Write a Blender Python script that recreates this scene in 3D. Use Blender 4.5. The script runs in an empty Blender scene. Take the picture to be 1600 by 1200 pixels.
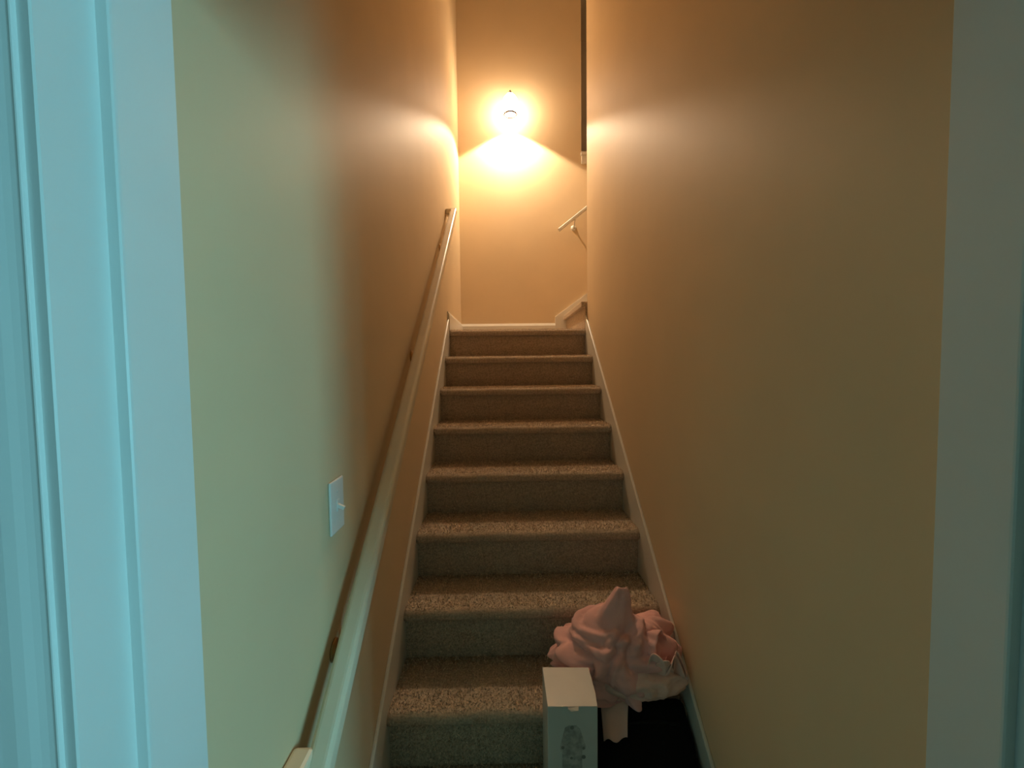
import bpy, bmesh, math, random
from mathutils import Vector, Matrix, noise
random.seed(4)
SC = bpy.context.scene
COL = SC.collection

# ------------------------------------------------------------------ camera, world, lights, exposure
EYE = Vector((0.4034, 0.0, 1.6026))
F = Vector((0.01533, 0.99874, -0.04789)).normalized()
YAW, PITCH, ROLL = math.radians(0.879), math.radians(2.745), math.radians(0.67)
cd = bpy.data.cameras.new('camera'); cam = bpy.data.objects.new('camera', cd); COL.objects.link(cam)
cd.sensor_width = 36.0; cd.lens = 652.1 / 1600 * 36.0; cd.clip_start = 0.02
fwd = Vector((math.sin(YAW) * math.cos(PITCH), math.cos(YAW) * math.cos(PITCH), -math.sin(PITCH)))
rt = Vector((math.cos(YAW), -math.sin(YAW), 0)); up = rt.cross(fwd)
r2 = math.cos(ROLL) * rt - math.sin(ROLL) * up; u2 = math.sin(ROLL) * rt + math.cos(ROLL) * up
cam.matrix_world = Matrix(((r2.x, u2.x, -fwd.x, EYE.x), (r2.y, u2.y, -fwd.y, EYE.y), (r2.z, u2.z, -fwd.z, EYE.z), (0, 0, 0, 1)))
SC.camera = cam

world = bpy.data.worlds.new('world'); SC.world = world; world.use_nodes = True
world.node_tree.nodes['Background'].inputs[0].default_value = (0.45, 0.75, 1.0, 1)
world.node_tree.nodes['Background'].inputs[1].default_value = 0.6

def area(name, loc, rot, sx, sy, energy, color):
    l = bpy.data.lights.new(name, 'AREA'); l.shape = 'RECTANGLE'; l.size = sx; l.size_y = sy
    l.energy = energy; l.color = color
    o = bpy.data.objects.new(name, l); COL.objects.link(o); o.location = loc; o.rotation_euler = rot
    return o
# daylight entering the hall behind the camera through its window
WX = 2.6
area('window_daylight_offscreen', (WX + 0.13, -0.925, 1.40), (0, math.radians(90), 0), 1.5, 0.75, 90, (0.28, 0.80, 0.96))

SC.view_settings.view_transform = 'Standard'; SC.view_settings.look = 'None'
SC.view_settings.gamma = 1.0; SC.view_settings.use_curve_mapping = False
SC.view_settings.exposure = 0.0

LAMP = Vector((0.474, 3.735, 3.848))      # centre of the sconce glass
GLASS_STRENGTH = 58.0
SPOT_POWER = 100.0

# ------------------------------------------------------------------ materials
def mat(name, base, rough=0.6, bump=0.0, scale=60, var=0.0, spec=0.5, detail=3, vscale=None, dist=0.002, base2=None, metal=0.0, island=0.0, sheen=0.0):
    m = bpy.data.materials.new(name); m.use_nodes = True
    nt = m.node_tree; b = nt.nodes['Principled BSDF']
    b.inputs['Base Color'].default_value = (*base, 1); b.inputs['Roughness'].default_value = rough
    b.inputs['Specular IOR Level'].default_value = spec; b.inputs['Metallic'].default_value = metal
    if sheen: b.inputs['Sheen Weight'].default_value = sheen
    tc = nt.nodes.new('ShaderNodeTexCoord')
    src = None
    if var > 0 or base2:
        n = nt.nodes.new('ShaderNodeTexNoise'); n.inputs['Scale'].default_value = vscale or scale; n.inputs['Detail'].default_value = detail
        nt.links.new(tc.outputs['Object'], n.inputs['Vector'])
        r = nt.nodes.new('ShaderNodeValToRGB')
        c2 = base2 or tuple(min(1, c * (1 + var)) for c in base)
        c1 = base if base2 else tuple(c * (1 - var) for c in base)
        r.color_ramp.elements[0].color = (*c1, 1); r.color_ramp.elements[1].color = (*c2, 1)
        r.color_ramp.elements[0].position = 0.35; r.color_ramp.elements[1].position = 0.65
        nt.links.new(n.outputs['Fac'], r.inputs['Fac']); src = r.outputs['Color']
    if island > 0:
        g = nt.nodes.new('ShaderNodeNewGeometry')
        mr = nt.nodes.new('ShaderNodeMapRange'); mr.inputs['To Min'].default_value = 1 - island; mr.inputs['To Max'].default_value = 1 + island
        nt.links.new(g.outputs['Random Per Island'], mr.inputs['Value'])
        mx = nt.nodes.new('ShaderNodeMix'); mx.data_type = 'RGBA'; mx.blend_type = 'MULTIPLY'; mx.inputs['Factor'].default_value = 1
        if src: nt.links.new(src, mx.inputs['A'])
        else: mx.inputs['A'].default_value = (*base, 1)
        nt.links.new(mr.outputs['Result'], mx.inputs['B']); src = mx.outputs['Result']
    if src: nt.links.new(src, b.inputs['Base Color'])
    if bump > 0:
        n2 = nt.nodes.new('ShaderNodeTexNoise'); n2.inputs['Scale'].default_value = scale; n2.inputs['Detail'].default_value = detail
        nt.links.new(tc.outputs['Object'], n2.inputs['Vector'])
        bp = nt.nodes.new('ShaderNodeBump'); bp.inputs['Strength'].default_value = bump; bp.inputs['Distance'].default_value = dist
        nt.links.new(n2.outputs['Fac'], bp.inputs['Height']); nt.links.new(bp.outputs['Normal'], b.inputs['Normal'])
    return m

M = {}
M['wall'] = mat('tan_wall_paint', (0.70, 0.54, 0.34), 0.58, 0.10, 90, 0.02, 0.25, vscale=3, dist=0.001)
M['hall'] = mat('hall_wall_paint', (0.30, 0.25, 0.18), 0.7, 0.1, 90)
M['ceil'] = mat('ceiling_paint', (0.84, 0.80, 0.72), 0.8, 0.15, 70)
M['dark_wall'] = mat('upper_room_paint', (0.80, 0.76, 0.70), 0.8, 0.1, 70)
M['trim'] = mat('white_gloss_trim_paint', (0.74, 0.70, 0.62), 0.30, 0.05, 40, 0.02, 0.5, vscale=6, dist=0.0006)
M['jamb'] = mat('white_door_frame_paint', (0.76, 0.76, 0.74), 0.28, 0.05, 30, 0.015, 0.5, vscale=5, dist=0.0006)
M['carpet'] = mat('brown_carpet_backing', (0.54, 0.43, 0.325), 0.95, 0.6, 260, 0.22, 0.1, vscale=130, dist=0.004)
M['pile'] = mat('brown_carpet_pile', (0.68, 0.55, 0.42), 0.95, 0, 60, 0.14, 0.1, vscale=45, island=0.4)
M['floor'] = mat('hall_floor_wood', (0.12, 0.08, 0.05), 0.4, 0.1, 20, 0.2, 0.4, vscale=8)
M['rail'] = mat('painted_handrail_wood', (0.76, 0.65, 0.48), 0.36, 0.08, 30, 0.03, 0.5, vscale=6, dist=0.0008)
M['brass'] = mat('aged_brass', (0.42, 0.27, 0.12), 0.35, 0.1, 40, 0.1, 0.5, metal=0.9)
M['bronze'] = mat('dark_bronze', (0.10, 0.06, 0.05), 0.4, 0.1, 40, 0.1, 0.5, metal=0.7)
M['plastic'] = mat('white_switch_plastic', (0.80, 0.78, 0.74), 0.22, 0.02, 60, 0.01, 0.5)
M['box'] = mat('white_glossy_carton', (0.62, 0.60, 0.56), 0.38, 0.06, 25, 0.03, 0.4, vscale=9, dist=0.001)
M['print'] = mat('grey_carton_print', (0.42, 0.40, 0.365), 0.5, 0.0, 25, 0.25, 0.3, vscale=60)
M['print_dark'] = mat('dark_carton_print', (0.22, 0.21, 0.19), 0.5, 0.0, 25, 0.1, 0.3)
M['pink'] = mat('pink_cotton', (0.88, 0.48, 0.45), 0.85, 0.35, 320, 0.07, 0.2, vscale=12, dist=0.001, sheen=0.2)
M['pale'] = mat('pale_pink_lining', (0.88, 0.58, 0.50), 0.85, 0.35, 320, 0.06, 0.2, vscale=12, dist=0.001, sheen=0.2)
M['black'] = mat('black_nylon', (0.006, 0.005, 0.005), 0.75, 0.3, 300, 0.2, 0.15, dist=0.001)
M['zip'] = mat('black_zip_tape', (0.012, 0.011, 0.010), 0.6, 0.2, 400, 0.1, 0.2)

def glass_mat():
    m = bpy.data.materials.new('lit_frosted_glass'); m.use_nodes = True
    nt = m.node_tree; b = nt.nodes['Principled BSDF']
    b.inputs['Base Color'].default_value = (0.9, 0.85, 0.75, 1); b.inputs['Roughness'].default_value = 0.3
    tc = nt.nodes.new('ShaderNodeTexCoord'); n = nt.nodes.new('ShaderNodeTexNoise'); n.inputs['Scale'].default_value = 8
    nt.links.new(tc.outputs['Object'], n.inputs['Vector'])
    r = nt.nodes.new('ShaderNodeValToRGB')
    r.color_ramp.elements[0].color = (1.0, 0.75, 0.50, 1); r.color_ramp.elements[1].color = (1.0, 0.78, 0.54, 1)
    nt.links.new(n.outputs['Fac'], r.inputs['Fac']); nt.links.new(r.outputs['Color'], b.inputs['Emission Color'])
    b.inputs['Emission Strength'].default_value = GLASS_STRENGTH
    return m
M['glass'] = glass_mat()

# ------------------------------------------------------------------ helpers
def obj(name, bm, m, parent=None, smooth=False, loc=None):
    me = bpy.data.meshes.new(name)
    bmesh.ops.recalc_face_normals(bm, faces=bm.faces[:])
    bm.to_mesh(me); bm.free()
    me.materials.append(M[m])
    if smooth:
        for p in me.polygons: p.use_smooth = True
    o = bpy.data.objects.new(name, me); COL.objects.link(o)
    if parent: o.parent = parent
    if loc: o.location = loc
    return o
def share(o, parent, loc=None):
    c = o.copy(); COL.objects.link(c); c.parent = parent
    if loc: c.location = loc
    return c
def empty(name, loc=(0, 0, 0)):
    o = bpy.data.objects.new(name, None); COL.objects.link(o); o.location = loc; o.empty_display_size = 0.1
    return o
def tag(o, label, cat, group=None):
    o['label'] = label; o['category'] = cat
    if group: o['group'] = group
    return o
def struct(o, label):
    o['kind'] = 'structure'; o['label'] = label; return o
def box(x0, x1, y0, y1, z0, z1, bm=None, bevel=0.0, seg=2):
    nb = bmesh.new()
    bmesh.ops.create_cube(nb, size=1.0)
    for v in nb.verts:
        v.co = Vector(((x0 + x1) / 2 + v.co.x * (x1 - x0), (y0 + y1) / 2 + v.co.y * (y1 - y0), (z0 + z1) / 2 + v.co.z * (z1 - z0)))
    if bevel: bmesh.ops.bevel(nb, geom=nb.edges[:], offset=bevel, segments=seg, profile=0.5, affect='EDGES')
    if bm is None: return nb
    tmp = bpy.data.meshes.new('tmp'); nb.to_mesh(tmp); nb.free(); bm.from_mesh(tmp); bpy.data.meshes.remove(tmp)
    return bm
def prism(pts, axis, a, b, bm=None, bevel=0.0, seg=2):
    """pts: 2-D polygon in the two other axes (in xyz order), extruded along axis from a to b"""
    nb = bmesh.new()
    def P(p, t):
        if axis == 'x': return (t, p[0], p[1])
        if axis == 'y': return (p[0], t, p[1])
        return (p[0], p[1], t)
    va = [nb.verts.new(P(p, a)) for p in pts]; vb = [nb.verts.new(P(p, b)) for p in pts]
    nb.faces.new(va); nb.faces.new(list(reversed(vb)))
    n = len(pts)
    for i in range(n):
        nb.faces.new((va[i], vb[i], vb[(i + 1) % n], va[(i + 1) % n]))
    bmesh.ops.recalc_face_normals(nb, faces=nb.faces[:])
    if bevel: bmesh.ops.bevel(nb, geom=nb.edges[:], offset=bevel, segments=seg, profile=0.5, affect='EDGES')
    if bm is None: return nb
    tmp = bpy.data.meshes.new('tmp'); nb.to_mesh(tmp); nb.free(); bm.from_mesh(tmp); bpy.data.meshes.remove(tmp)
    return bm
def lathe(prof, seg=32, axis='z'):
    bm = bmesh.new(); rings = []
    for r, z in prof:
        if r < 1e-5: rings.append([bm.verts.new((0, 0, z))])
        else: rings.append([bm.verts.new((r * math.cos(2 * math.pi * i / seg), r * math.sin(2 * math.pi * i / seg), z)) for i in range(seg)])
    for A, B in zip(rings, rings[1:]):
        for i in range(seg):
            j = (i + 1) % seg
            if len(A) == 1 and len(B) == 1: continue
            if len(A) == 1: bm.faces.new((A[0], B[i], B[j]))
            elif len(B) == 1: bm.faces.new((A[i], A[j], B[0]))
            else: bm.faces.new((A[i], A[j], B[j], B[i]))
    if axis == 'y':
        for v in bm.verts: v.co = Vector((v.co.x, v.co.z, v.co.y))
    if axis == 'x':
        for v in bm.verts: v.co = Vector((v.co.z, v.co.x, v.co.y))
    return bm
def tube(pts, rad, seg=12, closed_ends=True):
    """round tube through points; rad is a number or list"""
    bm = bmesh.new(); pts = [Vector(p) for p in pts]; n = len(pts); rings = []
    ref = Vector((0, 0, 1)) if abs((pts[-1] - pts[0]).normalized().z) < 0.9 else Vector((1, 0, 0))
    for i, p in enumerate(pts):
        t = (pts[min(i + 1, n - 1)] - pts[max(i - 1, 0)]).normalized()
        a = t.cross(ref).normalized(); b = t.cross(a).normalized()
        r = rad[i] if isinstance(rad, (list, tuple)) else rad
        rings.append([bm.verts.new(p + (a * math.cos(2 * math.pi * k / seg) + b * math.sin(2 * math.pi * k / seg)) * r) for k in range(seg)])
    for A, B in zip(rings, rings[1:]):
        for k in range(seg): bm.faces.new((A[k], A[(k + 1) % seg], B[(k + 1) % seg], B[k]))
    if closed_ends: bm.faces.new(rings[0]); bm.faces.new(list(reversed(rings[-1])))
    return bm

# ------------------------------------------------------------------ dimensions (metres; camera stands at y = 0, stairs climb along +y)
W = 0.987                      # between the stair walls
RUN, RISE = 0.240, 0.1940
Y0, Z0 = 2.9596, 1.8456        # nosing of the landing
SK = 0.0120                    # thickness of skirt boards
YF = 3.89                      # back wall of the landing
YE = 2.97                      # where the right wall ends
TOP = 5.35
DOOR_Y0, DOOR_Y1 = 0.353, 0.487
FZ = Z0 - 10 * RISE            # floor level
def nos(n): return Y0 - n * RUN, Z0 - n * RISE
def nosing_line(y): return Z0 - (Y0 - y) * RISE / RUN

# ------------------------------------------------------------------ structure
HX0, HX1, HY0 = -1.6, WX, -2.4
struct(obj('floor', box(HX0 - 0.1, HX1 + 0.1, HY0 - 0.1, 0.90, FZ - 0.08, FZ), 'floor'), 'dark wood floor at the foot of the stairs')
bm = box(-0.12, 0.0, DOOR_Y1, YF, FZ, TOP)
struct(obj('wall_left', bm, 'wall'), 'tan painted stairwell wall carrying the long handrail')
bm = prism([(W, DOOR_Y1), (W + 0.12, DOOR_Y1), (W + 0.12, YE - 0.12), (3.4, YE - 0.12), (3.4, YE), (W, YE)], 'z', FZ, TOP)
ed = [e for e in bm.edges if all(abs(v.co.x - W) < 1e-4 and abs(v.co.y - YE) < 1e-4 for v in e.verts)]
bmesh.ops.bevel(bm, geom=ed, offset=0.008, segments=3, profile=0.5, affect='EDGES')
struct(obj('wall_right', bm, 'wall'), 'tan painted stairwell wall ending at the landing corner')
# back wall with the opening to the dark upper room
OX, OZ = 1.120, 3.50
bm = prism([(-0.12, FZ), (3.4, FZ), (3.4, OZ), (OX, OZ), (OX, TOP), (-0.12, TOP)], 'y', YF, YF + 0.11)
struct(obj('wall_back', bm, 'wall'), 'tan painted wall behind the landing, lit by the sconce')
struct(obj('floor_upper', box(0.9, 3.4, YF + 0.11, 5.0, OZ - 0.7, OZ - 0.6), 'dark_wall'), 'floor of the upper room behind the opening')
struct(obj('wall_upper', prism([(0.9, YF + 0.11), (1.0, YF + 0.11), (1.0, 4.9), (3.4, 4.9), (3.4, 5.0), (0.9, 5.0)], 'z', OZ - 0.6, TOP), 'dark_wall'), 'dark wall seen through the opening above the upper flight')
bm = box(3.4, 3.5, YE - 0.12, 5.0, FZ, TOP)
struct(obj('wall_end', bm, 'wall'), 'tan wall closing the upper flight')
# ceiling: sloped over the flight, flat over the landing
cl = 2.50
bm = prism([(DOOR_Y1, 2.45), (0.75, 2.45), (2.92, TOP - 0.1), (5.0, TOP - 0.1), (5.0, TOP + 0.1), (2.8, TOP + 0.1), (DOOR_Y1, 2.65)], 'x', -0.12, 3.5)
struct(obj('ceiling', bm, 'ceil'), 'painted ceiling over the stairwell')
# hall behind the camera
bm = bmesh.new()
box(HX0, 0.012, DOOR_Y0, DOOR_Y1, FZ, 2.5, bm); box(0.946, HX1, DOOR_Y0, DOOR_Y1, FZ, 2.5, bm); box(0.012, 0.946, DOOR_Y0, DOOR_Y1, 2.095, 2.5, bm)
struct(obj('wall_front', bm, 'hall'), 'wall holding the doorway to the stairs')
struct(obj('wall_hall_left', box(HX0 - 0.1, HX0, HY0, DOOR_Y1, FZ, 2.5), 'hall'), 'plain hall wall')
struct(obj('wall_hall_back', box(HX0 - 0.1, HX1 + 0.1, HY0 - 0.1, HY0, FZ, 2.5), 'hall'), 'plain hall wall behind the viewer')
bm = bmesh.new()
wy0, wy1, wz0, wz1 = -1.30, -0.55, 0.65, 2.15
box(HX1, HX1 + 0.1, HY0, wy0, FZ, 2.5, bm); box(HX1, HX1 + 0.1, wy1, DOOR_Y1, FZ, 2.5, bm)
box(HX1, HX1 + 0.1, wy0, wy1, FZ, wz0, bm); box(HX1, HX1 + 0.1, wy0, wy1, wz1, 2.5, bm)
struct(obj('wall_hall_right', bm, 'hall'), 'hall wall with the daylight window')
struct(obj('ceiling_hall', box(HX0 - 0.1, HX1 + 0.1, HY0 - 0.1, DOOR_Y1, 2.5, 2.6), 'hall'), 'hall ceiling')
win = empty('window_1', (HX1 + 0.05, (wy0 + wy1) / 2, wz0)); struct(win, 'white framed hall window letting in daylight')
hw = (wy1 - wy0) / 2; hz = wz1 - wz0
bm = bmesh.new()
box(-0.04, 0.04, -hw, -hw + 0.05, 0, hz, bm); box(-0.04, 0.04, hw - 0.05, hw, 0, hz, bm); box(-0.04, 0.04, -hw, hw, 0, 0.05, bm); box(-0.04, 0.04, -hw, hw, hz - 0.05, hz, bm)
obj('window_frame', bm, 'trim', win)
obj('mullion', box(-0.03, 0.03, -0.20, -0.13, 0.04, hz - 0.04), 'trim', win)

# door frame: jambs with stops, casing profile, head
door = empty('door_1', (0.479, 0.42, 0)); struct(door, 'white painted door frame at the foot of the stairs')
def dpart(name, bm, parent=door, m='jamb'):
    for v in bm.verts: v.co -= Vector((0.479, 0.42, 0))
    return obj(name, bm, m, parent)
XR = 0.479 * 2
def mir(pts): return [(XR - x, y) for x, y in pts]
jamb = [(0.010, 0.353), (0.0262, 0.353), (0.0275, 0.3545), (0.0275, 0.487), (0.010, 0.487)]
stop = [(0.0268, 0.4087), (0.0378, 0.4087), (0.0392, 0.4102), (0.0395, 0.4125), (0.0395, 0.4862), (0.0388, 0.4870), (0.0268, 0.4870)]
cas = [(0.0165, 0.3535), (0.0165, 0.3502), (0.0160, 0.3491), (0.0150, 0.3487), (0.0140, 0.3491), (0.0125, 0.3492), (0.0090, 0.3484), (0.0040, 0.3466), (-0.002, 0.3440), (-0.010, 0.3415), (-0.020, 0.3398),
       (-0.030, 0.3375), (-0.034, 0.3335), (-0.042, 0.3325), (-0.047, 0.3350), (-0.047, 0.3535)]
for f in (lambda p: p, mir):
    sx = 1
    dpart('jamb', prism(f(jamb), 'z', FZ, 2.095))
    dpart('door_stop', prism(f(stop), 'z', FZ, 2.065))
    dpart('casing', prism(f(cas), 'z', FZ, 2.15))
dpart('head_jamb', box(0.010, 0.948, 0.353, 0.487, 2.078, 2.096))
dpart('head_casing', box(-0.045, 1.003, 0.3325, 0.3535, 2.085, 2.15, bevel=0.004))

# skirt boards beside the flight, baseboards on the landing
H = 0.0868
ys = Y0 + 0.012; yb = 0.70
def skirt(x0, x1, name, lab):
    pts = [(ys, nosing_line(ys) + H), (ys, Z0 - 0.35), (yb + 0.25, FZ), (yb, FZ), (yb, nosing_line(yb) + H)]
    bm = prism(pts, 'x', x0, x1)
    ed = [e for e in bm.edges if all(abs(v.co.z - nosing_line(v.co.y) - H) < 1e-3 for v in e.verts) and abs(e.verts[0].co.y - e.verts[1].co.y) > 0.5]
    bmesh.ops.bevel(bm, geom=ed, offset=0.0035, segments=2, profile=0.5, affect='EDGES')
    return struct(obj(name, bm, 'trim'), lab)
skirt(0.0, SK, 'trim_1', 'white sloping skirt board under the long handrail')
skirt(W - SK, W, 'trim_2', 'white sloping skirt board along the bare stairwell wall')
BB = 0.131
def base_prof(t): return [(0, 0), (t, 0), (t, BB - 0.022), (t * 0.55, BB - 0.008), (t * 0.35, BB), (0, BB)]
bm = prism([(p[0], p[1] + Z0) for p in base_prof(0.016)], 'y', Y0 - 0.006, YF)
struct(obj('baseboard_left', bm, 'trim'), 'white baseboard on the landing below the handrail end')
bm = prism([(YF - p[0], p[1] + Z0) for p in base_prof(0.016)], 'x', 0.0, 0.88)
struct(obj('baseboard_back', bm, 'trim'), 'white baseboard along the wall behind the landing')
# skirt of the upper flight
S2 = 0.72
def up2(x): return 2.035 + (x - 0.873) * S2
pts = [(0.870, Z0), (0.870, up2(0.873)), (3.0, up2(3.0)), (3.0, up2(3.0) - 0.55), (1.10, Z0)]
struct(obj('trim_3', prism(pts, 'y', YF - 0.020, YF, bevel=0.002), 'trim'), 'white sloping skirt board of the upper flight')
# ledge capping the wall under the dark opening
bm = bmesh.new()
box(OX - 0.008, 3.38, YF - 0.030, YF + 0.14, OZ - 0.012, OZ + 0.018, bm, bevel=0.006)
box(OX - 0.002, 3.38, YF - 0.016, YF + 0.01, OZ - 0.085, OZ - 0.010, bm, bevel=0.005)
struct(obj('trim_4', bm, 'trim'), 'white ledge under the dark opening of the upper room')

# ------------------------------------------------------------------ staircase
CX0, CX1 = SK - 0.002, W - SK + 0.002
def arc_profile(depth):
    """tread section in (y, z), nosing at y = 0, top at z = 0"""
    r = 0.021
    pts = [(depth, 0.0), (depth * 0.5, 0.001), (r, 0.001)]
    for k in range(1, 9):
        a = math.pi / 2 + k * math.pi / 8
        pts.append((r + r * math.cos(a), -r + r * math.sin(a)))
    pts += [(0.032, -0.042), (depth, -0.042)]
    return pts
def tread_mesh(depth, x0, x1, nx=36):
    bm = bmesh.new(); pr = arc_profile(depth); rows = []
    for i in range(nx + 1):
        x = x0 + (x1 - x0) * i / nx
        w = 0.0022 * noise.noise(Vector((x * 9, 3.1, depth)))
        rows.append([bm.verts.new((x, p[0] + w, p[1] + w * 0.6)) for p in pr])
    n = len(pr)
    for A, B in zip(rows, rows[1:]):
        for k in range(n): bm.faces.new((A[k], A[(k + 1) % n], B[(k + 1) % n], B[k]))
    bm.faces.new(rows[0]); bm.faces.new(list(reversed(rows[-1])))
    return bm
def pile_mesh(surfs, count, x0, x1, seed):
    """surfs: list of (y0,z0,y1,z1,ny,nz,weight) strips; short yarn tufts scattered over them"""
    rnd = random.Random(seed); bm = bmesh.new()
    ws = [s[6] for s in surfs]
    for _ in range(count):
        s = rnd.choices(surfs, ws)[0]; t = rnd.random()
        p = Vector((rnd.uniform(x0, x1), s[0] + (s[2] - s[0]) * t, s[1] + (s[3] - s[1]) * t))
        nrm = Vector((rnd.gauss(0, 0.45), s[4] + rnd.gauss(0, 0.35), s[5] + rnd.gauss(0, 0.35))).normalized()
        side = nrm.cross(Vector((rnd.gauss(0, 1), rnd.gauss(0, 1), rnd.gauss(0, 1)))).normalized()
        h = rnd.uniform(0.004, 0.009); w = rnd.uniform(0.0012, 0.0024)
        a = bm.verts.new(p - side * w); b = bm.verts.new(p + side * w); c = bm.verts.new(p + nrm * h)
        bm.faces.new((a, b, c))
    return bm
def pile_obj(name, bm, parent):
    me = bpy.data.meshes.new(name); bm.to_mesh(me); bm.free(); me.materials.append(M['pile'])
    o = bpy.data.objects.new(name, me); COL.objects.link(o); o.parent = parent; o['kind'] = 'stuff'
    return o
stairs = empty('staircase', (W / 2, 0.87, FZ)); tag(stairs, 'straight flight of stairs in brown carpet between two sloping skirt boards', 'stairs')
sb = Vector((W / 2, 0.87, FZ))
hx0, hx1 = CX0 - W / 2, CX1 - W / 2
OV = 0.028
tread0 = None
for n in range(0, 10):
    y, z = nos(n)
    off = Vector((0, y, z)) - Vector((0, sb.y, sb.z))
    if n == 0:
        t = obj('landing', tread_mesh(YF - Y0 - 0.004, hx0, hx1), 'carpet', stairs, True, off)
        r = obj('riser', box(hx0, hx1, OV, OV + 0.02, -RISE - 0.02, -0.036), 'carpet', stairs, False, off); riser0 = r
    else:
        if tread0 is None:
            tread0 = t = obj('tread', tread_mesh(RUN + OV + 0.01, hx0, hx1), 'carpet', stairs, True, off)
        else: t = share(tread0, stairs, off)
        r = share(riser0, stairs, off)
    # yarn tufts on nosing, tread and riser
    s = [(0.02, 0.001, RUN + OV, 0.001, 0, 1, 0.22), (0.0, -0.021, 0.02, 0.001, -0.75, 0.65, 0.05), (0.03, -0.042, 0.0, -0.021, -0.9, -0.3, 0.04)]
    if n <= 1:
        pt = pile_obj('carpet_pile', pile_mesh(s, 15000, hx0 + 0.002, hx1 - 0.002, 11 + n), t); pile_t = pt
    else: share(pile_t, t)
    if n == 0:
        pile_r = pile_obj('carpet_pile', pile_mesh([(OV, -RISE, OV, -0.04, -1, 0, 1)], 7000, hx0 + 0.002, hx1 - 0.002, 31), r)
    else: share(pile_r, r)

# upper flight, going right from the landing
stairs2 = empty('staircase', (0.90, YF - 0.5, Z0)); tag(stairs2, 'upper flight of carpeted stairs turning off beside the sconce wall', 'stairs')
ya, yb2 = YE + 0.002, YF - 0.018
def s2(name, pts):
    bm = prism([(x - 0.90, z - Z0) for x, z in pts], 'y', ya - YF + 0.5, yb2 - YF + 0.5, bevel=0.006)
    return obj(name, bm, 'carpet', stairs2)
x, z = 0.972, Z0
for k in range(6):
    t = s2('tread', [(x - 0.026, z + RISE - 0.04), (x - 0.026, z + RISE), (x + 0.26, z + RISE), (x + 0.26, z + RISE - 0.04)])
    r = s2('riser', [(x, z - 0.02), (x, z + RISE - 0.03), (x + 0.02, z + RISE - 0.03), (x + 0.02, z - 0.02)])
    x += 0.25; z += RISE

# ------------------------------------------------------------------ wall sconce
sc = empty('wall_sconce', (LAMP.x, YF, LAMP.z)); tag(sc, 'small lit teardrop glass wall sconce with dark finial', 'lamp')
yo = LAMP.y - YF
gp = [(0.024, -0.083), (0.050, -0.075), (0.066, -0.056), (0.074, -0.030), (0.075, -0.005), (0.068, 0.025), (0.054, 0.055), (0.038, 0.078), (0.022, 0.093), (0.010, 0.099)]
obj('glass_shade', lathe(gp), 'glass', sc, True, (0, yo, 0))
obj('finial', lathe([(0.018, 0.094), (0.017, 0.101), (0.008, 0.106), (0.010, 0.113), (0.005, 0.122), (0.0, 0.132)], 20), 'bronze', sc, True, (0, yo, 0))
bm = lathe([(0.046, -0.080), (0.056, -0.073), (0.059, -0.077), (0.049, -0.087), (0.046, -0.080)], 32)
obj('rim', bm, 'bronze', sc, True, (0, yo, 0))
obj('arm', tube([(0, 0.0, 0.06), (0, -0.02, 0.085), (0, -0.07, 0.110), (0, -0.13, 0.112), (0, yo, 0.104)], 0.006), 'brass', sc, True)
obj('back_plate', lathe([(0.0, -0.012), (0.022, -0.011), (0.032, -0.006), (0.034, 0.0), (0.0, 0.0)], 24, 'y'), 'brass', sc, True, (0, 0, 0.06))
sl = bpy.data.lights.new('sconce_downlight', 'SPOT'); sl.energy = SPOT_POWER; sl.color = (1.0, 0.76, 0.51)
sl.spot_size = math.radians(125); sl.spot_blend = 0.10; sl.shadow_soft_size = 0.03
so = bpy.data.objects.new('sconce_downlight', sl); COL.objects.link(so); so.parent = sc; so.location = (0, yo, -0.090)

# ------------------------------------------------------------------ long handrail on the left wall
def rail_along(name, p0, p1, hw, hh, parent, m='rail'):
    """rounded rectangular rail between two centre points; hw across (horizontal), hh perpendicular"""
    p0, p1 = Vector(p0), Vector(p1); t = (p1 - p0).normalized()
    side = t.cross(Vector((0, 0, 1))).normalized(); upv = side.cross(t).normalized()
    bm = bmesh.new(); ring = []
    r = min(hw, hh) * 0.55
    for cx, cy, a0 in ((hw - r, hh - r, 0), (-hw + r, hh - r, 90), (-hw + r, -hh + r, 180), (hw - r, -hh + r, 270)):
        for k in range(5):
            a = math.radians(a0 + k * 22.5); ring.append((cx + r * math.cos(a), cy + r * math.sin(a)))
    A = [bm.verts.new(p0 + side * a + upv * b) for a, b in ring]; B = [bm.verts.new(p1 + side * a + upv * b) for a, b in ring]
    n = len(ring)
    bm.faces.new(A); bm.faces.new(list(reversed(B)))
    for k in range(n): bm.faces.new((A[k], B[k], B[(k + 1) % n], A[(k + 1) % n]))
    return obj(name, bm, m, parent)
hr = empty('handrail', (0, 1.8, 1.3)); tag(hr, 'long cream painted wooden handrail sloping up beside the light switch', 'handrail')
base = Vector((0, 1.8, 1.3))
SL = 0.805
def rz(y): return 0.846 + SL * (y - 0.756) + 0.029
ry0, ry1 = 0.690, 3.00
rx = 0.0525
rail_along('rail', Vector((rx, ry0, rz(ry0))) - base, Vector((rx, ry1, rz(ry1))) - base, 0.0225, 0.0225, hr)
for yy, dz in ((ry0 + 0.034, 0.026), (ry1 - 0.022, 0.0)):
    bm = box(0.0, rx - 0.012, yy - 0.028, yy + 0.028, rz(yy) - 0.021, rz(yy) + 0.021 + dz, bevel=0.008)
    for v in bm.verts: v.co -= base
    obj('wall_return', bm, 'rail', hr)
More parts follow.
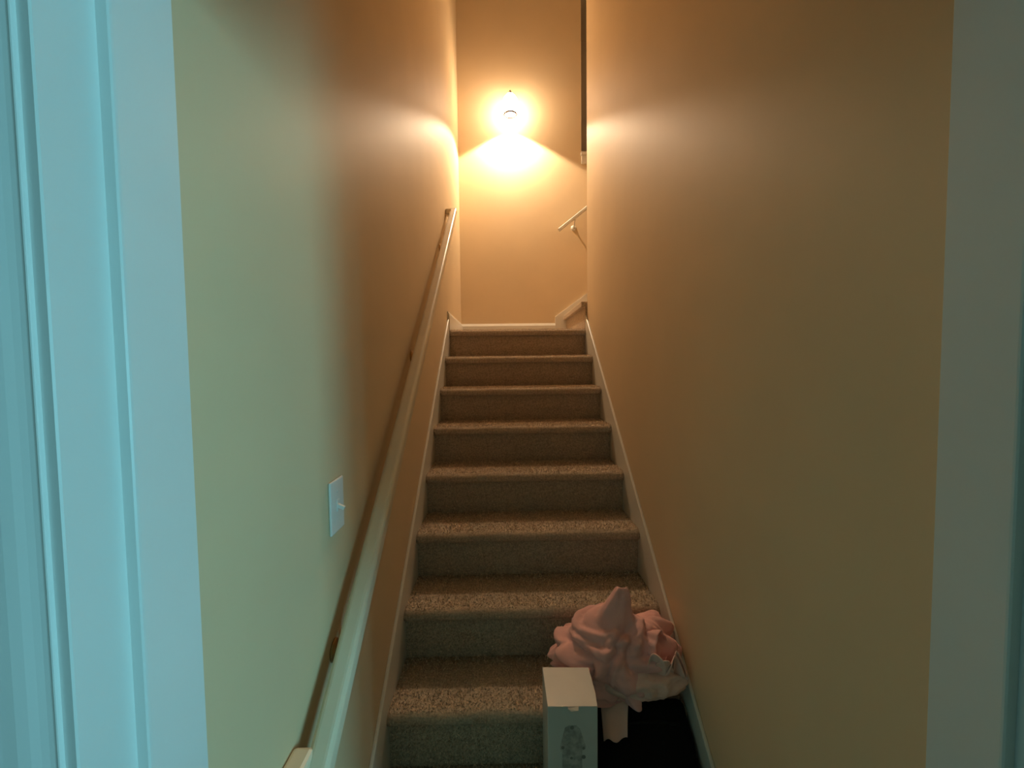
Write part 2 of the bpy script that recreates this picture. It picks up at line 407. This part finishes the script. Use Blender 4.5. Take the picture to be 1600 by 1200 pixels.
for yy in (0.94, 1.80, 2.66):
    zz = rz(yy)
    b = obj('bracket', tube([Vector(q) - base for q in ((0.0, yy, zz - 0.075), (0.03, yy, zz - 0.070), (0.048, yy, zz - 0.055), (rx, yy, zz - 0.028))], 0.006), 'brass', hr, True)
    obj('bracket_plate', lathe([(0.0, 0.010), (0.012, 0.009), (0.024, 0.004), (0.026, 0.0), (0.0, 0.0)], 20, 'x'), 'brass', b, True, Vector((0.0, yy, zz - 0.075)) - base)

# ------------------------------------------------------------------ short handrail on the back wall
h2 = empty('handrail', (1.3, YF, 2.9)); tag(h2, 'thin white handrail of the upper flight below the sconce', 'handrail')
b2 = Vector((1.3, YF, 2.9))
def r2z(x): return 2.800 + (x - 0.900) * 0.775
rail_along('rail', Vector((0.900, YF - 0.085, r2z(0.900))) - b2, Vector((2.9, YF - 0.085, r2z(2.9))) - b2, 0.018, 0.014, h2, 'trim')
for xx in (1.045, 1.95, 2.7):
    b = obj('bracket', tube([Vector(q) - b2 for q in ((xx, YF, r2z(xx) - 0.07), (xx, YF - 0.03, r2z(xx) - 0.065), (xx, YF - 0.070, r2z(xx) - 0.045), (xx, YF - 0.085, r2z(xx) - 0.012))], 0.006), 'trim', h2, True)
    obj('bracket_plate', lathe([(0.0, -0.010), (0.012, -0.009), (0.024, -0.004), (0.026, 0.0), (0.0, 0.0)], 20, 'y'), 'trim', b, True, Vector((xx, YF, r2z(xx) - 0.07)) - b2)

# ------------------------------------------------------------------ light switch
sw = empty('light_switch', (0, 0.9706, 1.277)); tag(sw, 'white single toggle light switch on the wall above the long handrail', 'switch')
obj('wall_plate', box(0, 0.0065, -0.0378, 0.0378, -0.0615, 0.0615, bevel=0.003), 'plastic', sw)
obj('switch_collar', box(0.005, 0.0085, -0.0065, 0.0065, -0.0135, 0.0135, bevel=0.001), 'plastic', sw)
bm = box(-0.002, 0.016, -0.0042, 0.0042, -0.0045, 0.0045, bevel=0.0015)
tg = obj('toggle', bm, 'plastic', sw, False, (0.0075, 0, -0.001)); tg.rotation_euler = (0, math.radians(25), 0)
sr = obj('screw', lathe([(0.0, 0.0012), (0.003, 0.0008), (0.0036, 0.0), (0.0, 0.0)], 14, 'x'), 'plastic', sw, True, (0.0064, 0, 0.033))
share(sr, sw, (0.0064, 0, -0.033))

# ------------------------------------------------------------------ white carton on the stairs
zt8 = nos(8)[1] + 0.004
bx = empty('cardboard_box', (0.5795, 1.195, zt8)); tag(bx, 'tall narrow white carton with a grey printed picture standing on a step', 'box')
bh = 0.645 - zt8
pts = [(-0.0700, -0.075), (0.0695, -0.078), (0.0740, -0.03), (0.0745, 0.03), (0.0740, 0.072), (-0.0715, 0.078)]
obj('body', prism(pts, 'z', 0, bh - 0.002, bevel=0.0015), 'box', bx)
lid = obj('top_flap', prism([(x * 0.995, y * 0.995) for x, y in pts], 'z', bh - 0.0022, bh, bevel=0.0006), 'box', bx)
bm = bmesh.new()
v = [bm.verts.new(q) for q in ((-0.014, -0.0755, bh + 0.0006), (0.017, -0.0762, bh + 0.0006), (0.015, -0.0870, bh - 0.0035), (-0.006, -0.0880, bh - 0.0045), (-0.014, -0.0835, bh - 0.0010))]
bm.faces.new(v); g = bmesh.ops.solidify(bm, geom=bm.faces[:], thickness=0.0008)
obj('tuck_tab', bm, 'box', lid)
# the picture printed on the front panel
def fy(x): return -0.075 - 0.003 * (x + 0.07) / 0.1395 - 0.0004
def pr(name, pts, m, lift=0.0):
    bm = bmesh.new(); bm.faces.new([bm.verts.new((x, fy(x) - lift, z)) for x, z in pts])
    ret = bmesh.ops.extrude_face_region(bm, geom=bm.faces[:])
    for q in ret['geom']:
        if isinstance(q, bmesh.types.BMVert): q.co.y += 0.0006
    return obj(name, bm, m, bx)
zc = bh - 0.055
pic = pr('printed_picture', [(-0.022, zc - 0.006), (-0.012, zc), (0.010, zc), (0.020, zc - 0.010), (0.036, zc - 0.058), (0.036, zc - 0.068), (0.026, zc - 0.074), (0.026, zc - 0.16), (-0.030, zc - 0.16), (-0.030, zc - 0.074), (-0.036, zc - 0.070), (-0.036, zc - 0.060)], 'print')
for cx, cz, rr in ((-0.002, zc - 0.006, 0.0055), (-0.028, zc - 0.064, 0.005), (0.030, zc - 0.066, 0.004), (0.030, zc - 0.092, 0.006), (-0.004, zc - 0.095, 0.004)):
    pr('printed_spot', [(cx + rr * math.cos(k * math.pi / 5), cz + rr * math.sin(k * math.pi / 5)) for k in range(10)], 'print_dark', 0.0003)

# ------------------------------------------------------------------ black bag beside the carton
bagc = Vector((0.812, 1.195, zt8))
bag = empty('bag', bagc); tag(bag, 'slumped black fabric bag under the pink garment on the step', 'bag')
bm = bmesh.new(); bmesh.ops.create_cube(bm, size=2.0)
bmesh.ops.subdivide_edges(bm, edges=bm.edges[:], cuts=18, use_grid_fill=True)
def bag_top(y): return 0.215 - 0.78 * (0.095 - y)
for v in bm.verts:
    p = v.co.copy(); l4 = (abs(p.x) ** 14 + abs(p.y) ** 14 + abs(p.z) ** 14) ** (1 / 14)
    p = p / l4
    q = Vector((p.x * 0.158, p.y * 0.110, 0))
    q.z = (p.z + 1) / 2 * bag_top(q.y)
    nz = noise.noise(q * 12 + Vector((3, 7, 1))) * 0.010
    q += Vector((p.x, p.y * 0.4, max(p.z, 0))).normalized() * (nz - 0.004)
    q.x = min(q.x, 0.162); q.z = max(0.0, q.z)
    v.co = q
obj('body', bm, 'black', bag, True)
obj('zip', tube([(-0.12, 0.045, bag_top(0.045)), (-0.05, 0.05, bag_top(0.05)), (0.05, 0.052, bag_top(0.052)), (0.12, 0.045, bag_top(0.045))], 0.004), 'zip', bag, True)
hp = [(-0.05 + 0.12 * k / 12, -0.050 - 0.040 * math.sin(math.pi * k / 12), bag_top(-0.050 - 0.040 * math.sin(math.pi * k / 12)) + 0.004) for k in range(13)]
obj('handle', tube(hp, 0.006), 'zip', bag, True)

# ------------------------------------------------------------------ pink garment
zt7 = nos(7)[1]
gc = Vector((0.752, 1.40, zt7 + 0.004))
gar = empty('garment', gc); tag(gar, 'crumpled pink garment with pale frills dropped on the stairs', 'clothing')
def ridge(p): return 1 - abs(noise.noise(p)) * 2
tipdir = Vector((0.04, -0.12, 1.0)).normalized(); tc0 = math.cos(math.radians(17))
bm = bmesh.new(); bmesh.ops.create_icosphere(bm, subdivisions=6, radius=1.0)
for v in bm.verts:
    n = v.co.copy()
    w = Vector((noise.noise(n * 1.3 + Vector((5, 1, 2))), noise.noise(n * 1.3 + Vector((1, 9, 4))), noise.noise(n * 1.3 + Vector((7, 3, 8)))))
    f1 = abs(noise.noise(n * 1.5 + w * 0.7 + Vector((2.3, 0.4, 1.1)))) * 2
    f2 = abs(noise.noise(Vector((n.x * 2.6, n.y * 1.8, n.z * 2.2)) + w * 1.1 + Vector((0.2, 5.0, 3.0)))) * 2
    f3 = noise.noise(Vector((n.x * 6, n.y * 5, n.z * 5)) + w * 2.0)
    f4 = abs(noise.noise(Vector((n.x * 5.5, n.y * 3.5, n.z * 4.0)) + w * 1.8 + Vector((3.0, 1.0, 7.0)))) * 2
    k = 0.82 + 0.20 * f1 + 0.18 * f2 + 0.020 * f3 + 0.07 * f4
    q = Vector((n.x * 0.200, n.y * 0.120, n.z * 0.140)) * k
    # the heap is lower towards its ends
    q.z *= 1.0 - 0.34 * max(0, min(1, (-q.x) / 0.15))
    q += Vector((0.005, -0.035, 0.120))
    # front slumps forward over the step edge
    if q.y < -0.06: q.z -= 0.25 * (-0.06 - q.y)
    # bottom lies on the tread / bag
    lim = 0.003 if q.y > -0.10 else 0.050
    if q.z < lim: q.z = lim + 0.05 * (q.z - lim)
    q.y = min(q.y, 0.140)
    # a corner of the cloth pulled up to a point
    td = n.dot(tipdir)
    if td > tc0:
        sv = (td - tc0) / (1 - tc0); e = sv ** 0.9
        ctr = Vector((0.014, -0.050, q.z))
        q = q.lerp(ctr, 0.15 * e) + Vector((0.016 * e, 0.0, 0.083 * e * (1 + 0.22 * noise.noise(n * 9))))
        q.x += 0.010 * e * noise.noise(n * 7 + Vector((1, 2, 3)))
    v.co = q
bm.normal_update()
obj('body', bm, 'pink', gar, True)
def sheet(name, fn, nu, nv, m, th=0.004, parent=gar, closed=False):
    bm = bmesh.new(); g = [[bm.verts.new(fn(i / nu, j / nv)) for j in range(nv + 1)] for i in range(nu + 1)]
    for i in range(nu):
        for j in range(nv): bm.faces.new((g[i][j], g[i + 1][j], g[i + 1][j + 1], g[i][j + 1]))
    if closed: bmesh.ops.remove_doubles(bm, verts=bm.verts[:], dist=1e-5)
    bmesh.ops.recalc_face_normals(bm, faces=bm.faces[:])
    bmesh.ops.solidify(bm, geom=bm.faces[:], thickness=th)
    return obj(name, bm, m, parent, True)
def rel(x, y, z): return Vector((x, y, z)) - gc
# sleeve opening to the right
def slv(u, v):
    a = 2 * math.pi * u; ax = Vector((0.62, -0.62, 0.18)).normalized(); s1 = ax.cross(Vector((0, 0, 1))).normalized(); s2_ = s1.cross(ax)
    r = (0.034 + 0.008 * v) * (1 + 0.10 * math.sin(4 * a + 1) * v + 0.05 * math.sin(9 * a + 3 * v))
    return rel(0.845, 1.345, 0.668) + ax * (0.075 * v) + s1 * r * math.cos(a) + s2_ * r * 1.15 * math.sin(a)
sheet('sleeve', slv, 44, 10, 'pink', 0.003, closed=True)
# pale frills at the right front
def frill(cx, cy, cz, w, h, ph, tilt):
    def f(u, v):
        x = (u - 0.5) * w; wav = math.sin(u * 5.5 + ph) * 0.013 * (0.2 + v)
        curl = 0.022 * v * v
        return rel(cx + x * (0.75 + 0.35 * v) + 0.006 * math.sin(v * 3 + ph), cy - curl + wav, cz + h * (v - 0.5) - 0.5 * h * abs(u - 0.5) ** 2 * 4 * v + tilt * x)
    return f
for cx, cy, cz, w, h, ph, tl in ((0.862, 1.268, 0.655, 0.050, 0.085, 0.3, 0.3), (0.893, 1.262, 0.640, 0.055, 0.100, 2.0, -0.2), (0.918, 1.270, 0.632, 0.050, 0.100, 4.1, -0.4), (0.935, 1.290, 0.620, 0.045, 0.120, 5.2, -0.7)):
    sheet('frill', frill(cx, cy, cz, w, h, ph, tl), 26, 12, 'pale', 0.003)
# pale lower part spread over the step edge, and the piece hanging down in front of the bag
bm = bmesh.new(); bmesh.ops.create_icosphere(bm, subdivisions=5, radius=1.0)
for v in bm.verts:
    n = v.co.copy()
    k = 0.86 + 0.16 * ridge(Vector((n.x * 2.6, n.y * 1.4, n.z * 1.2)) + Vector((4, 2, 9))) + 0.05 * ridge(n * 5)
    q = Vector((n.x * 0.140, n.y * 0.060, n.z * 0.048)) * k
    v.co = rel(0.838, 1.285, 0.586) + q + Vector((0, 0, 0.06 * q.x))
obj('lining', bm, 'pale', gar, True)
def flap(u, v):
    x = 0.742 + (u - 0.5) * (0.100 - 0.030 * v) - 0.022 * v
    y = 1.292 - 0.100 * v + 0.006 * math.sin(u * 7 + v * 2)
    z = 0.566 - 0.082 * v - 0.010 * v * v + 0.008 * math.sin(u * 7 + 1) + 0.010 * math.sin(math.pi * u) - 0.014 * v * (1 - u) + 0.006 * math.sin(u * 6) * v
    return rel(x, y, z)
sheet('hem', flap, 24, 20, 'pale', 0.004)
